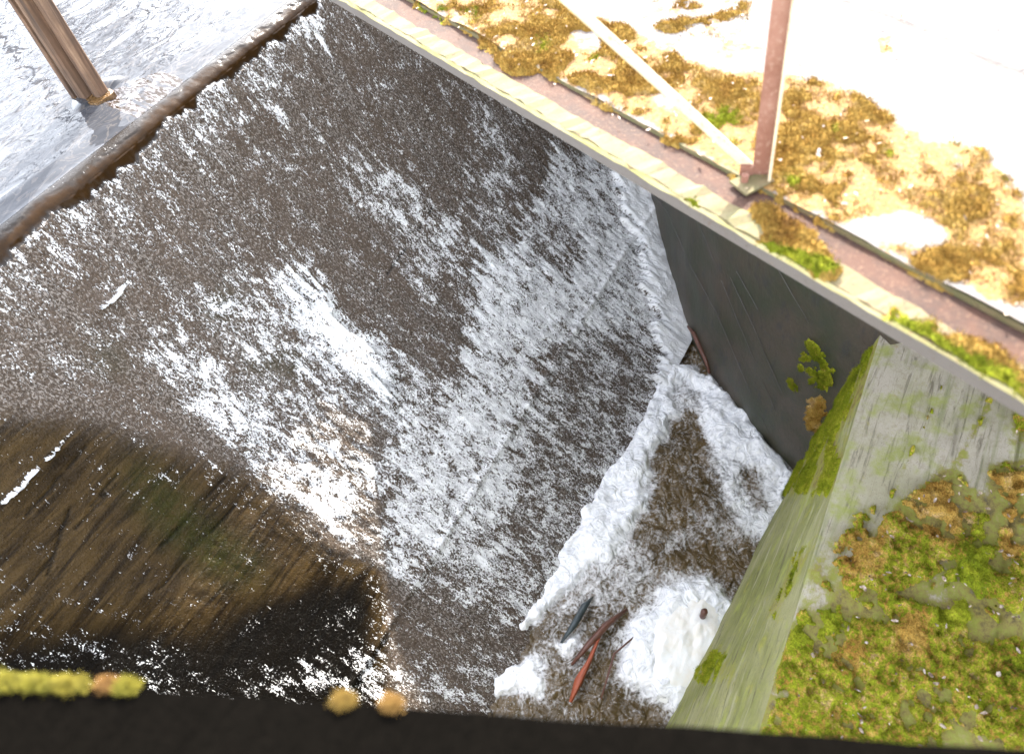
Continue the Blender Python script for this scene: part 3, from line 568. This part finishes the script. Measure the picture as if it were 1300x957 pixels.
# @@
def blades(co, nrm_, n, green, ln=(.003, .011), wd=.0016, name='x', mat=None, lean=.8):
    idx = rng.integers(0, len(co), n); b = co[idx]+rng.normal(0, .005, (n, 3))
    d = nrm_[idx]+rng.normal(0, lean*.5, (n, 3)); d /= np.linalg.norm(d, axis=1)[:, None]
    s = np.cross(d, rng.normal(0, 1, (n, 3))); s /= np.linalg.norm(s, axis=1)[:, None]+1e-6
    l = rng.uniform(ln[0], ln[1], n)[:, None]; ww = wd*rng.uniform(.7, 1.6, n)[:, None]
    v = np.stack([b-s*ww-d*.002, b+s*ww-d*.002, b+d*l], 1).reshape(-1, 3)
    return v, np.arange(n*3).reshape(-1, 3), np.repeat(green[idx], 3)
def moss(name, pos, normal, mask, green, shape, height, label, nbl, thr=.5, seed=1, uvw=None, cat='moss', clump=9., mat=None):
    """pos (ny,nx,3): surface points; thickness grows with mask broken by noise"""
    ny, nx_ = shape; u, v = uvw
    nz = fbm(u*clump, v*clump, seed, 5, .62); nz2 = fbm(u*38, v*38, seed+9, 3); nz3 = fbm(u*16, v*16, seed+5, 4)
    m = mask+(nz-.5)*2.1*np.clip(mask*4, 0, 1)*np.clip((1.15-mask)*2.5, .25, 1)+(nz3-.5)*.9*np.clip(mask*4, 0, 1)
    k_ = ss(thr-.12, thr+.4, m)
    h = k_*height*(.35+.9*nz)+k_*(nz2-.5)*.014+k_*(nz3-.5)*height*1.3-(1-ss(.0, .12, k_))*.012
    q = pos+normal*h[..., None]
    keep = (k_ > .01)
    Fc = gridfaces(ny, nx_, keep)
    used = np.unique(Fc); rm = -np.ones(ny*nx_, int); rm[used] = np.arange(len(used))
    cq = q.reshape(-1, 3)[used]; g = green.reshape(-1)[used]
    kk = k_.reshape(-1)[used] > .15; vv, ff, gg = blades(cq[kk], np.broadcast_to(normal, pos.shape).reshape(-1, 3)[used][kk], nbl, g[kk])
    co_ = np.vstack([cq, vv]); ga = np.concatenate([g, gg])
    f4 = rm[Fc]; f3 = np.concatenate([f4[:, [0, 1, 2]], f4[:, [0, 2, 3]]]); ff = ff+len(cq)
    me = fastmesh(name, co_, np.vstack([f3, ff]), None, dict(green=ga))
    return tag(link(name, me, mat or M_MOSS), label, cat, kind='stuff')

def wallmoss(sc, zc, rs_, rz_, greenv, dens, label, nbl, seed, h):
    sl_ = np.linspace(sc-rs_*1.3, sc+rs_*1.3, 60); zl = np.linspace(zc-rz_*1.3, zc+rz_*1.3, 70); A1, B1 = np.meshgrid(sl_, zl)
    px = np.interp(A1, Sg, P2[:, 0]); py = np.interp(A1, Sg, P2[:, 1]); n2_ = np.array([-.77, .62, .15])
    mk = dens*(1-ss(.35, 1.1, np.hypot((A1-sc)/rs_, (B1-zc)/rz_)))
    moss('wall_moss', np.stack([px-.004, py+.004, B1], -1), n2_, mk, np.full_like(mk, greenv), A1.shape, h, label, nbl, seed=seed, uvw=(A1, B1), clump=22.)
def s_at(x, y): return float(Sg[np.argmin(np.hypot(P2[:, 0]-x, P2[:, 1]-y))])
wallmoss(s_at(3.72, .37), 1.40, .20, .28, .80, .52, 'bright green moss patch alone on the dark side wall', 9000, 180, .02)
wallmoss(s_at(3.80, .48), 1.02, .07, .10, .75, .62, 'faint smaller green moss patch below the bright one on the dark side wall', 2000, 183, .012)
wallmoss(s_at(3.64, .26), .95, .10, .30, .15, .85, 'brown moss and roots in the corner between the dark wall and the green face', 6000, 186, .035)

# ------------------------------------------------------------------ end wall across the pool
ew = empty('end_wall', (2.3, 0, 0)); tag(ew, 'pale concrete wall across the pool end with a sloping green face', 'wall')
def topy(x): return .02-.05*(3.6-x)/2
xb = np.linspace(-1.7, 3.75, 300); wb = np.linspace(0, 1.12, 130); Xb, Wb = np.meshgrid(xb, wb)
tp = np.stack([Xb, topy(Xb), np.full_like(Xb, 2.13)], -1); bt = np.stack([Xb+.05, .29+.09*(3.67-Xb), np.zeros_like(Xb)], -1)
fp = tp+(bt-tp)*Wb[..., None]; fn = np.array([0, .985, .17])
groove = np.zeros_like(Wb)
for q, a_ in ((.17, .010), (.36, .012), (.55, .010), (.74, .008)): groove -= a_*np.exp(-((Wb-q-.012*(fbm(Xb*3, Wb*0, 130, 2)-.5))/.010)**2)*ss(.35, .5, fbm(Xb*4, Wb*3, 131, 2))
fd = (fbm(Xb*2, Wb*7, 120, 5)-.5)*.045+groove
fd *= np.clip(Wb*12, 0, 1); fp = fp+fn*fd[..., None]
link('sloping_face', fastmesh('sloping_face', (fp-np.array([2.3, 0, 0])).reshape(-1, 3), gridfaces(*Xb.shape), None, dict(stain=look(T_BT, (Xb-1.3)/2.4, Wb))), M_ENDF, ew, True)
xt = np.linspace(-1.7, 3.75, 300); vt = np.linspace(0, 1, 110); Xt, Vt = np.meshgrid(xt, vt)
Yt = topy(Xt)-Vt*1.9
rn = .03*(fbm(Xt*6, Yt*0, 140, 4)-.5)
Yt2 = Yt+0*rn*(1-ss(0, .1, Vt))*1.0
gz = np.zeros_like(Xt)
for y0, a_ in ((-.26, .006), (-.50, .012), (-.80, .013), (-1.12, .01)): gz -= a_*np.exp(-((Yt-y0-.014*(fbm(Xt*3, Xt*0, 150, 3)-.5)-.05*(Xt-3))/.009)**2)*ss(.3, .45, fbm(Xt*3, Yt*2, 152, 2))
Zt = 2.13+(fbm(Xt*4, Yt*9, 141, 5)-.5)*.022*np.clip(Vt*20, 0, 1)+gz
link('top_surface', fastmesh('top_surface', (np.stack([Xt, Yt, Zt], -1)-np.array([2.3, 0, 0])).reshape(-1, 3), gridfaces(*Xt.shape), None, dict(stain=look(T_BM, (Xt+.2)/3.9, (Yt+2)/2.05))), M_END, ew, True)
prism('wall_core', [(0, -.06, 2.08), (0, .2, -.9), (0, -1.9, -.9), (0, -1.9, 2.08)], (-4.0, 0, 0), (1.35, 0, 0), M_END, ew)
# moss on top / bank
xt = np.arange(.3, 3.65, .0085); yt = np.arange(-1.75, .0, .0085); Xm, Ym = np.meshgrid(xt, yt)
bm_ = look(T_BM, (Xm+.2)/3.9, (Ym+2.0)/2.05)*ss(-.0, .04, topy(Xm)-Ym+.012); bgk = look(T_BG, (Xm+.2)/3.9, (Ym+2.0)/2.05)
moss('moss_bank', np.stack([Xm, Ym, np.full_like(Xm, 2.13)], -1), np.array([0, 0, 1.]), bm_*.80, bgk, Xm.shape, .042,
     'thick green and brown moss cushion over the near end of the pale wall', 110000, seed=160, uvw=(Xm, Ym), clump=5.)
xb = np.arange(1.2, 3.7, .0075); wb = np.arange(0, .995, .0036); Xb, Wb = np.meshgrid(xb, wb)
tp = np.stack([Xb, topy(Xb), np.full_like(Xb, 2.13)], -1); bt = np.stack([Xb+.05, .29+.09*(3.67-Xb), np.zeros_like(Xb)], -1)
bm2 = look(T_BT, (Xb-1.3)/2.4, Wb)
moss('moss_streaks', tp+(bt-tp)*Wb[..., None], fn, bm2*.66*ss(.004, .03, Wb), np.full_like(Xb, .85), Xb.shape, .018,
     'bright green moss in streaks down the sloping face beside the dark wall', 60000, seed=170, uvw=(Xb*.45, Wb*2.1), clump=9.)

# ------------------------------------------------------------------ deck, upper right
ZD = 4.40; O = np.array([1.364, -.32]); E_ = np.array([.3742, .9274]); N_ = np.array([.9274, -.3742])
def dp(u, v, z=ZD): return (O[0]+u*E_[0]+v*N_[0], O[1]+u*E_[1]+v*N_[1], z)
RD = Matrix(((E_[0], N_[0], 0), (E_[1], N_[1], 0), (0, 0, 1)))   # local u, v, z
dk_ = empty('concrete_deck', (O[0], O[1], 0)); tag(dk_, 'sun bleached concrete deck above the weir with rusty steel edge', 'deck')
def dl(u, v, z): q = dp(u, v, z); return (q[0]-O[0], q[1]-O[1], z)
u = np.linspace(-3.2, 4.7, 440); v = np.concatenate([np.linspace(.195, 1.4, 130), np.linspace(1.5, 6.2, 20)]); Ug, Vg = np.meshgrid(u, v)
Zg = ZD+.012+(fbm(Ug*5, Vg*5, 200, 5)-.5)*.02+(fbm(Ug*1.1, Vg*1.1, 205, 3)-.5)*.03
Zg -= .012*np.exp(-((Vg-.98-.22*np.sin(Ug*1.1)-.05*fbm(Ug*5, Ug*0, 208, 3))/.008)**2)
Xd = O[0]+Ug*E_[0]+Vg*N_[0]-O[0]; Yd = O[1]+Ug*E_[1]+Vg*N_[1]-O[1]
link('slab', fastmesh('slab', np.stack([Xd, Yd, Zg], -1).reshape(-1, 3), gridfaces(*Ug.shape), None, dict(stain=look(T_DM, (Ug+.3)/4.6, Vg/2.0)*(Ug > -.3)*(Ug < 4.3)*(Vg < 1.98))), M_DECK, dk_, True)
def dprism(name, prof, u0, u1, mat, n=1, jit=0.):
    return prism(name, [(N_[0]*a, N_[1]*a, b) for a, b in prof], dl(u0, 0, 0), dl(u1, 0, 0), mat, dk_, n, jit)
dprism('slab_core', [(.2, 4.12), (6.2, 4.12), (6.2, 4.34), (.2, 4.34)], -3.2, 4.7, M_DECK)
# steel channel: outer flange face, top flange, inner upstand
dprism('edge_beam', [(.020, 4.374), (.034, 4.374), (.034, 4.392), (.023, 4.392), (.020, 4.388)], -3.2, 4.7, M_LICH, 140, .0016)
dprism('lip_angle', [(.022, 4.3925), (.088, 4.3925), (.088, 4.403), (.020, 4.399)], -3.2, 4.7, M_LIP, 220, .003)
dprism('top_flange', [(.0885, 4.37), (.192, 4.37), (.192, 4.394), (.0885, 4.394)], -3.2, 4.7, M_RUST, 60, .001)
dprism('inner_edge', [(.193, 4.37), (.202, 4.37), (.202, 4.408), (.193, 4.408)], -3.2, 4.7, M_LIP, 60, .0008)
dprism('curb_strip', [(.60, 4.38), (.632, 4.38), (.632, 4.43), (.60, 4.43)], -3.2, .33, M_PALE, 30, .002)
# deck moss
um = np.arange(-.3, 4.3, .0085); vm = np.arange(0.004, 1.9, .0085); Um, Vm = np.meshgrid(um, vm)
mm = look(T_DM, (Um+.3)/4.6, Vm/2.0); mg = look(T_DG, (Um+.3)/4.6, Vm/2.0)
pos = np.stack([O[0]+Um*E_[0]+Vm*N_[0], O[1]+Um*E_[1]+Vm*N_[1], np.full_like(Um, ZD+.006)], -1)
moss('deck_moss', pos, np.array([0, 0, 1.]), mm*.80, mg, Um.shape, .014, 'orange brown and yellow green moss along the rusty deck edge', 90000, seed=210, uvw=(Um, Vm), clump=8., mat=M_DMOSS)

# ------------------------------------------------------------------ dry leaf and bark litter
def litter(name, pts, sz, label, mat):
    n = len(pts); a = rng.uniform(0, 6.28, n); tl_ = rng.normal(0, .35, (n, 2)); s_ = rng.uniform(.4, 1.4, n)*sz; asp = rng.uniform(.25, .8, n)
    v = []
    for i, (cu, cv) in enumerate(((-1, -.2), (-.2, -1), (.9, -.5), (1, .4), (.1, 1), (-.8, .6))):
        j1 = rng.uniform(.6, 1.2, n); x = cu*s_*j1; y = cv*s_*asp*j1
        v.append(np.stack([pts[:, 0]+x*np.cos(a)-y*np.sin(a), pts[:, 1]+x*np.sin(a)+y*np.cos(a), pts[:, 2]+.004+x*tl_[:, 0]+y*tl_[:, 1]], -1))
    v = np.stack(v, 1); top_ = v.reshape(-1, 3); F3 = []
    b = np.arange(n)[:, None]*6; F3 = np.concatenate([b+np.array([[0, k, k+1]]) for k in range(1, 5)])
    me = fastmesh(name, top_, F3); return tag(link(name, me, mat), label, 'litter', kind='stuff')
t = NT('dry_litter'); M_LIT = t.set(Base_Color=t.ramp(t.noise(t.pos(), 45, 2, .5), [(.35, (.10, .06, .04)), (.5, (.36, .27, .20)), (.65, (.62, .52, .45))]), Roughness=.8)
n_ = 420; q = np.stack([rng.uniform(.9, 3.3, n_), rng.uniform(-1.4, -.1, n_)], 1); mk = look(T_BM, (q[:, 0]+.2)/3.9, (q[:, 1]+2)/2.05) > .5
q = q[mk]; litter('bank_litter', np.column_stack([q, np.full(len(q), 2.165)]), .011, 'dry leaf flakes and bark crumbs strewn over the moss bank', M_LIT)
n_ = 500; uq = rng.uniform(-.3, 3.8, n_); vq = rng.uniform(.2, 1.3, n_)**1.2; q = np.stack([O[0]+uq*E_[0]+vq*N_[0], O[1]+uq*E_[1]+vq*N_[1], np.full(n_, ZD+.02)], 1)
litter('deck_litter', q, .008, 'small brown crumbs and flakes scattered over the bright deck', M_LIT)

# ------------------------------------------------------------------ railing on the deck
def onD(x, y, z=ZD): return Vector((x, y, z))
rl = empty('railing', (1.942, .46, ZD)); tag(rl, 'rusty angle iron railing post with a slanting pale brace on the deck edge', 'railing')
vdir = Vector((.97, .243, 0)).normalized()      # viewed across
right = Vector((.243, -.97, 0))
def lbox(name, a, b, c0, wv, dv, mat, parent=rl):   # bar from a to b, rectangular section half-widths wv, dv along vectors
    a = Vector(a); b = Vector(b); vs = [tuple(p+s1_*wv+s2_*dv) for p in (a, b) for s1_, s2_ in ((-1, -1), (1, -1), (1, 1), (-1, 1))]
    me = bpy.data.meshes.new(name); me.from_pydata(vs, [], [(0, 1, 2, 3), (7, 6, 5, 4), (0, 4, 5, 1), (1, 5, 6, 2), (2, 6, 7, 3), (3, 7, 4, 0)])
    bm = bmesh.new(); bm.from_mesh(me); bmesh.ops.recalc_face_normals(bm, faces=bm.faces); bmesh.ops.bevel(bm, geom=bm.edges[:], offset=.0015, segments=2, affect='EDGES'); bm.to_mesh(me); bm.free()
    return link(name, me, mat, parent)
lbox('post', (-.005, .012, -.02), (-.005, .012, 1.15), 0, right*.024, vdir*.004, M_POST)
lbox('post_flange', Vector((-.005, .012, -.035))+right*.0285-vdir*.016, Vector((-.005, .012, 1.15))+right*.0285-vdir*.016, 0, right*.0042, vdir*.020, M_PALE)  # sunlight on this leg is put into its pale colour
rb = Vector((1.935, .50, ZD+.03))-rl.location
tp_ = Vector((1.746, .981, 5.0))-rl.location
far = rb+(tp_-rb)*1.9
dirb = (far-rb).normalized(); sd = dirb.cross(Vector((1, .4, .3))).normalized()
lbox('brace', rb, far, 0, sd*.0155, dirb.cross(sd)*.004, M_PALE)
lbox('gusset_plate', Vector((-.085, .055, .006)), Vector((-.0, -.005, .012)), 0, Vector((.022, .034, 0)), Vector((0, 0, .004)), M_LIP)
tubeobj('bolt', [(-.05, .045, .0), (-.05, .045, .035)], .012, M_POST, rl, 6, 0, False)
lbox('bracket', Vector((-.02, .05, .0)), Vector((-.02, .05, .05)), 0, right*.02, vdir*.004, M_POST)

# ------------------------------------------------------------------ timber post in the reservoir
wpz = 2.9; wd_ = empty('timber_post', (2.47, 5.12, ZR)); tag(wd_, 'split brown timber post standing in the water above the weir crest', 'post')
def ragged(name, c, r1, r2, z0, z1, seed, mat, parent, n=40, k=14):
    rs = np.random.default_rng(seed); ph = np.linspace(0, 2*np.pi, k, endpoint=False); vs = []
    prof_ = 1+rs.normal(0, .05, k)
    for i in range(n+1):
        z = z0+(z1-z0)*i/n
        for j in range(k):
            sq = 1/max(abs(math.cos(ph[j])), abs(math.sin(ph[j])))**.8
            w_ = prof_[j]*sq*(1+.04*math.sin(z*7+j)+rs.normal(0, .012)); vs.append((c[0]+math.cos(ph[j])*r1*w_, c[1]+math.sin(ph[j])*r2*w_, z))
    fs = [(i*k+j, i*k+(j+1) % k, (i+1)*k+(j+1) % k, (i+1)*k+j) for i in range(n) for j in range(k)]+[tuple(range(k))[::-1], tuple(n*k+j for j in range(k))]
    me = bpy.data.meshes.new(name); me.from_pydata(vs, [], fs); return link(name, me, mat, parent)
vx = Vector((.36, -.93, 0))
ragged('timber_half', (0.028, -.065), .045, .044, -.7, 1.9, 5, M_TIMB, wd_)
ragged('timber_half', (-.022, .03), .048, .046, -.7, 1.9, 6, M_TIMB, wd_)
ragged('timber_half', (-.055, .105), .025, .022, -.7, 1.9, 9, M_TIMB, wd_)
t = NT('waterlogged_timber'); g = t.noise(t.pos(), 22, 4, .7); M_WL = t.set(Base_Color=t.mix(g, (.012, .007, .004), (.20, .11, .04)), Roughness=.25, Normal=t.bump(g, .8, .02))
ragged('wet_foot', (.0, -.03), .085, .13, -.5, .085, 12, M_WL, wd_, 10, 16)

# ------------------------------------------------------------------ debris
o = tubeobj('driftwood_stick', [(4.72, 1.66, .16), (4.63, 1.56, .19), (4.53, 1.47, .17), (4.42, 1.36, .12), (4.36, 1.30, .03)], [.010, .022, .026, .022, .012], M_DRIFT, None, 9, .2)
tag(o, 'wet reddish brown stick jammed against the dark wall in the foam', 'stick')
o = tubeobj('red_branch', [(1.18, 1.17, .03), (1.33, 1.17, .07), (1.50, 1.16, .08), (1.66, 1.17, .07), (1.78, 1.19, .02)], [.012, .026, .020, .012, .004], M_RED, None, 10, .38)
tag(o, 'orange red stripped branch floating at the bottom of the pool', 'branch')
o = tubeobj('dark_log', [(1.42, 1.28, .02), (1.58, 1.22, .07), (1.78, 1.16, .08), (1.98, 1.08, .03)], [.012, .026, .024, .008], M_DRIFT, None, 10, .35)
tag(o, 'dark brown log lying beside the orange red branch in the pool', 'log')
o = tubeobj('grey_board', [(1.52, 1.42, .03), (1.68, 1.38, .08), (1.84, 1.37, .07), (1.95, 1.36, .02)], [.008, .024, .026, .006], M_SLATE, None, 8, .25)
tag(o, 'slate grey splintered wood just above the dark log', 'driftwood')
o = tubeobj('thin_stick', [(1.30, .98, .03), (1.62, 1.02, .07), (1.9, .90, .05)], [.006, .009, .005], M_DRIFT, None, 6, .2)
tag(o, 'thin dark stick crossing the pool below the red branch', 'stick')
# foam mound
th_, ph_ = np.meshgrid(np.linspace(0, 2*np.pi, 121), np.linspace(0, np.pi/2, 60))
cx_, cy_ = np.cos(th_)*np.cos(ph_), np.sin(th_)*np.cos(ph_)
rr = 1+.5*(fbm(cx_*1.1+5, cy_*1.1+5, 300, 2)-.5)+.06*(fbm(cx_*6+9, cy_*6+9, 305, 3)-.5)
fx = np.cos(th_)*np.cos(ph_)*.42*rr; fy = np.sin(th_)*np.cos(ph_)*.26*rr; fz = np.sin(ph_)**.8*.11*rr*(.9+.4*fbm(cx_*3+9, cy_*3+9, 309, 3))-.03
fm = empty('foam_mound', (1.93, .63, .0)); tag(fm, 'smooth creamy white foam mound against the green wall foot', 'foam')
a_ = fastmesh('foam_dome', np.stack([fx, fy, fz], -1).reshape(-1, 3), gridfaces(*th_.shape)); link('foam_dome', a_, M_CREAM, fm, True)
ring = [(math.cos(q)*.028, math.sin(q)*.040, 0) for q in np.linspace(0, 2*math.pi, 16)]
o = tubeobj('wood_knot', [(2.16, .55, .04), (2.18, .54, .135), (2.185, .538, .155)], [.024, .026, .018], M_DRIFT, None, 12, .1); tag(o, 'small round dark stub poking out of the white foam mound', 'stub')
# curled twigs on the green wall
def arcpts(c, u_, v_, r, a0, a1, n=12): return [Vector(c)+Vector(u_)*math.cos(a0+(a1-a0)*i/n)*r+Vector(v_)*math.sin(a0+(a1-a0)*i/n)*r for i in range(n+1)]

# ledge under the photographer, lower edge of the view
LA = Vector((-.16, 1.09, 4.8)); LB = Vector((.46, -.32, 4.8)); le = (LB-LA).normalized(); lnn = Vector((le.y, -le.x, 0))   # towards -x
if lnn.x > 0: lnn = -lnn
lg = empty('footbridge', (LA.x, LA.y, 4.8)); tag(lg, 'dark timber footbridge edge at the foot of the view', 'bridge')
def lp(a, b, z): q = le*a+lnn*b; return (q.x, q.y, z)
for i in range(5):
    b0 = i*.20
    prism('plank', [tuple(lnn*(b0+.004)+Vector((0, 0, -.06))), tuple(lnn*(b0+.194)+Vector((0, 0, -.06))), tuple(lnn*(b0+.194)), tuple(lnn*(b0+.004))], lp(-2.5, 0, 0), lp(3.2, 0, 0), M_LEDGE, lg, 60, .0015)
# yellow moss tufts on it
def tuft(p, r, green, label, seed, sx=1.):
    n_ = 40; A1, A2 = np.meshgrid(np.linspace(0, 2*np.pi, n_+1), np.linspace(0, np.pi/2, 16))
    k_ = 1+.5*(fbm(np.cos(A1)*3+seed, np.sin(A1)*3+A2*2, seed, 4)-.5)
    q = np.stack([np.cos(A1)*np.cos(A2)*r*k_, np.sin(A1)*np.cos(A2)*r*k_, np.sin(A2)*r*.4*k_], -1)
    loc = np.array([le.x, le.y, 0])[None, None]*q[..., :1]*sx+np.array([lnn.x, lnn.y, 0])*q[..., 1:2]+np.array([0, 0, 1])*q[..., 2:]
    c_ = loc.reshape(-1, 3)
    nv = c_/np.linalg.norm(c_, axis=1)[:, None]; vv, ff, gg = blades(c_, nv, 2600, np.full(len(c_), green), (.003, .012), .0008)
    f4 = gridfaces(*A1.shape); f3 = np.concatenate([f4[:, [0, 1, 2]], f4[:, [0, 2, 3]]])
    me = fastmesh('moss_tuft', np.vstack([c_, vv]), np.vstack([f3, ff+len(c_)]), None, dict(green=np.concatenate([np.full(len(c_), green), gg])))
    o = link('moss_tuft', me, M_TUFT); q_ = LA+le*p[0]+lnn*p[1]; o.location = (q_.x, q_.y, 4.80); tag(o, label, 'moss'); o['group'] = 'moss tufts on the footbridge edge'
t = NT('yellow_moss'); P = t.pos(); n = t.noise(P, 60, 4, .7); M_TUFT = t.set(Base_Color=t.mix(t.attr('green'), t.mix(n, (.10, .04, .015), (.28, .14, .03)), t.mix(n, (.07, .07, .006), (.24, .20, .012))), Roughness=1.)
TUFTS = [(.02, .005, .028, 1, 'flat yellow moss tuft at the bottom left corner'), (.075, .004, .022, 1, 'yellow moss tuft second from the bottom left corner'), (.135, .003, .026, .9, 'rounded taller yellow moss tuft, third from the bottom left corner'),
         (.20, .0, .008, .1, 'tiny pinkish tuft between two yellow ones on the dark ledge'), (.235, .0, .010, 1, 'small yellow moss tuft right of the tiny pinkish one'), (.60, .0, .014, .4, 'orange yellow moss tuft under the foaming apron'), (.675, .0, .010, .2, 'small orange moss tuft, the rightmost on the ledge')]
for i, (a_, b_, r_, g_, lb_) in enumerate(TUFTS): tuft((a_, b_), r_*(.20 if i < 5 else .11), g_, lb_, i*3.1, 5.5 if i < 5 else 5.0)


# bare trees beyond the reservoir whose reflections show in the water
def tree(loc, h, seed, label):
    rs = random.Random(seed); tr = empty('bare_tree', loc); tag(tr, label, 'tree', 'bare trees on the far bank')
    def build(segs): 
        V = []; Fc = []
        for pts, rad in segs:
            v_, f_ = tube(pts, rad, 5); o_ = len(V); V += [tuple(q) for q in v_]; Fc += [tuple(i+o_ for i in f) for f in f_]
        return V, Fc
    trunk = [Vector((0, 0, 0))]; 
    for i in range(8): trunk.append(trunk[-1]+Vector((rs.uniform(-.12, .12), rs.uniform(-.12, .12), h/9)))
    V, Fc = build([(trunk, [h*.018*(1-i/10) for i in range(9)])]); me = bpy.data.meshes.new('trunk'); me.from_pydata(V, [], Fc); link('trunk', me, M_TWIG, tr)
    segs = []
    def grow(p, d, l, r, lev):
        n_ = 5; pts = [p]
        for i in range(n_):
            d = (d+Vector((rs.gauss(0, .16), rs.gauss(0, .16), rs.gauss(.03, .12)))).normalized(); pts.append(pts[-1]+d*l/n_)
        segs.append((pts, [r*(1-.7*i/n_) for i in range(n_+1)]))
        if lev < 3:
            for q in range(5 if lev else 5):
                i = rs.randint(1, n_); nd = (d+Vector((rs.gauss(0, .65), rs.gauss(0, .65), rs.gauss(.1, .4)))).normalized(); grow(pts[i], nd, l*.58, r*.5, lev+1)
    for i in range(12):
        a = rs.uniform(0, 6.28); grow(trunk[rs.randint(2, 8)], Vector((math.cos(a), math.sin(a), .8)).normalized(), h*.36, h*.006, 0)
    V, Fc = build(segs); me = bpy.data.meshes.new('crown'); me.from_pydata(V, [], Fc); link('crown', me, M_TWIG, tr)
tree((7.1, 16.6, 3.8), 6.5, 1, 'bare tree on the far bank, seen as twigs mirrored left of the timber post')
tree((10.5, 17.5, 3.8), 7.0, 2, 'bare tree on the far bank, seen as branches mirrored right of the timber post')
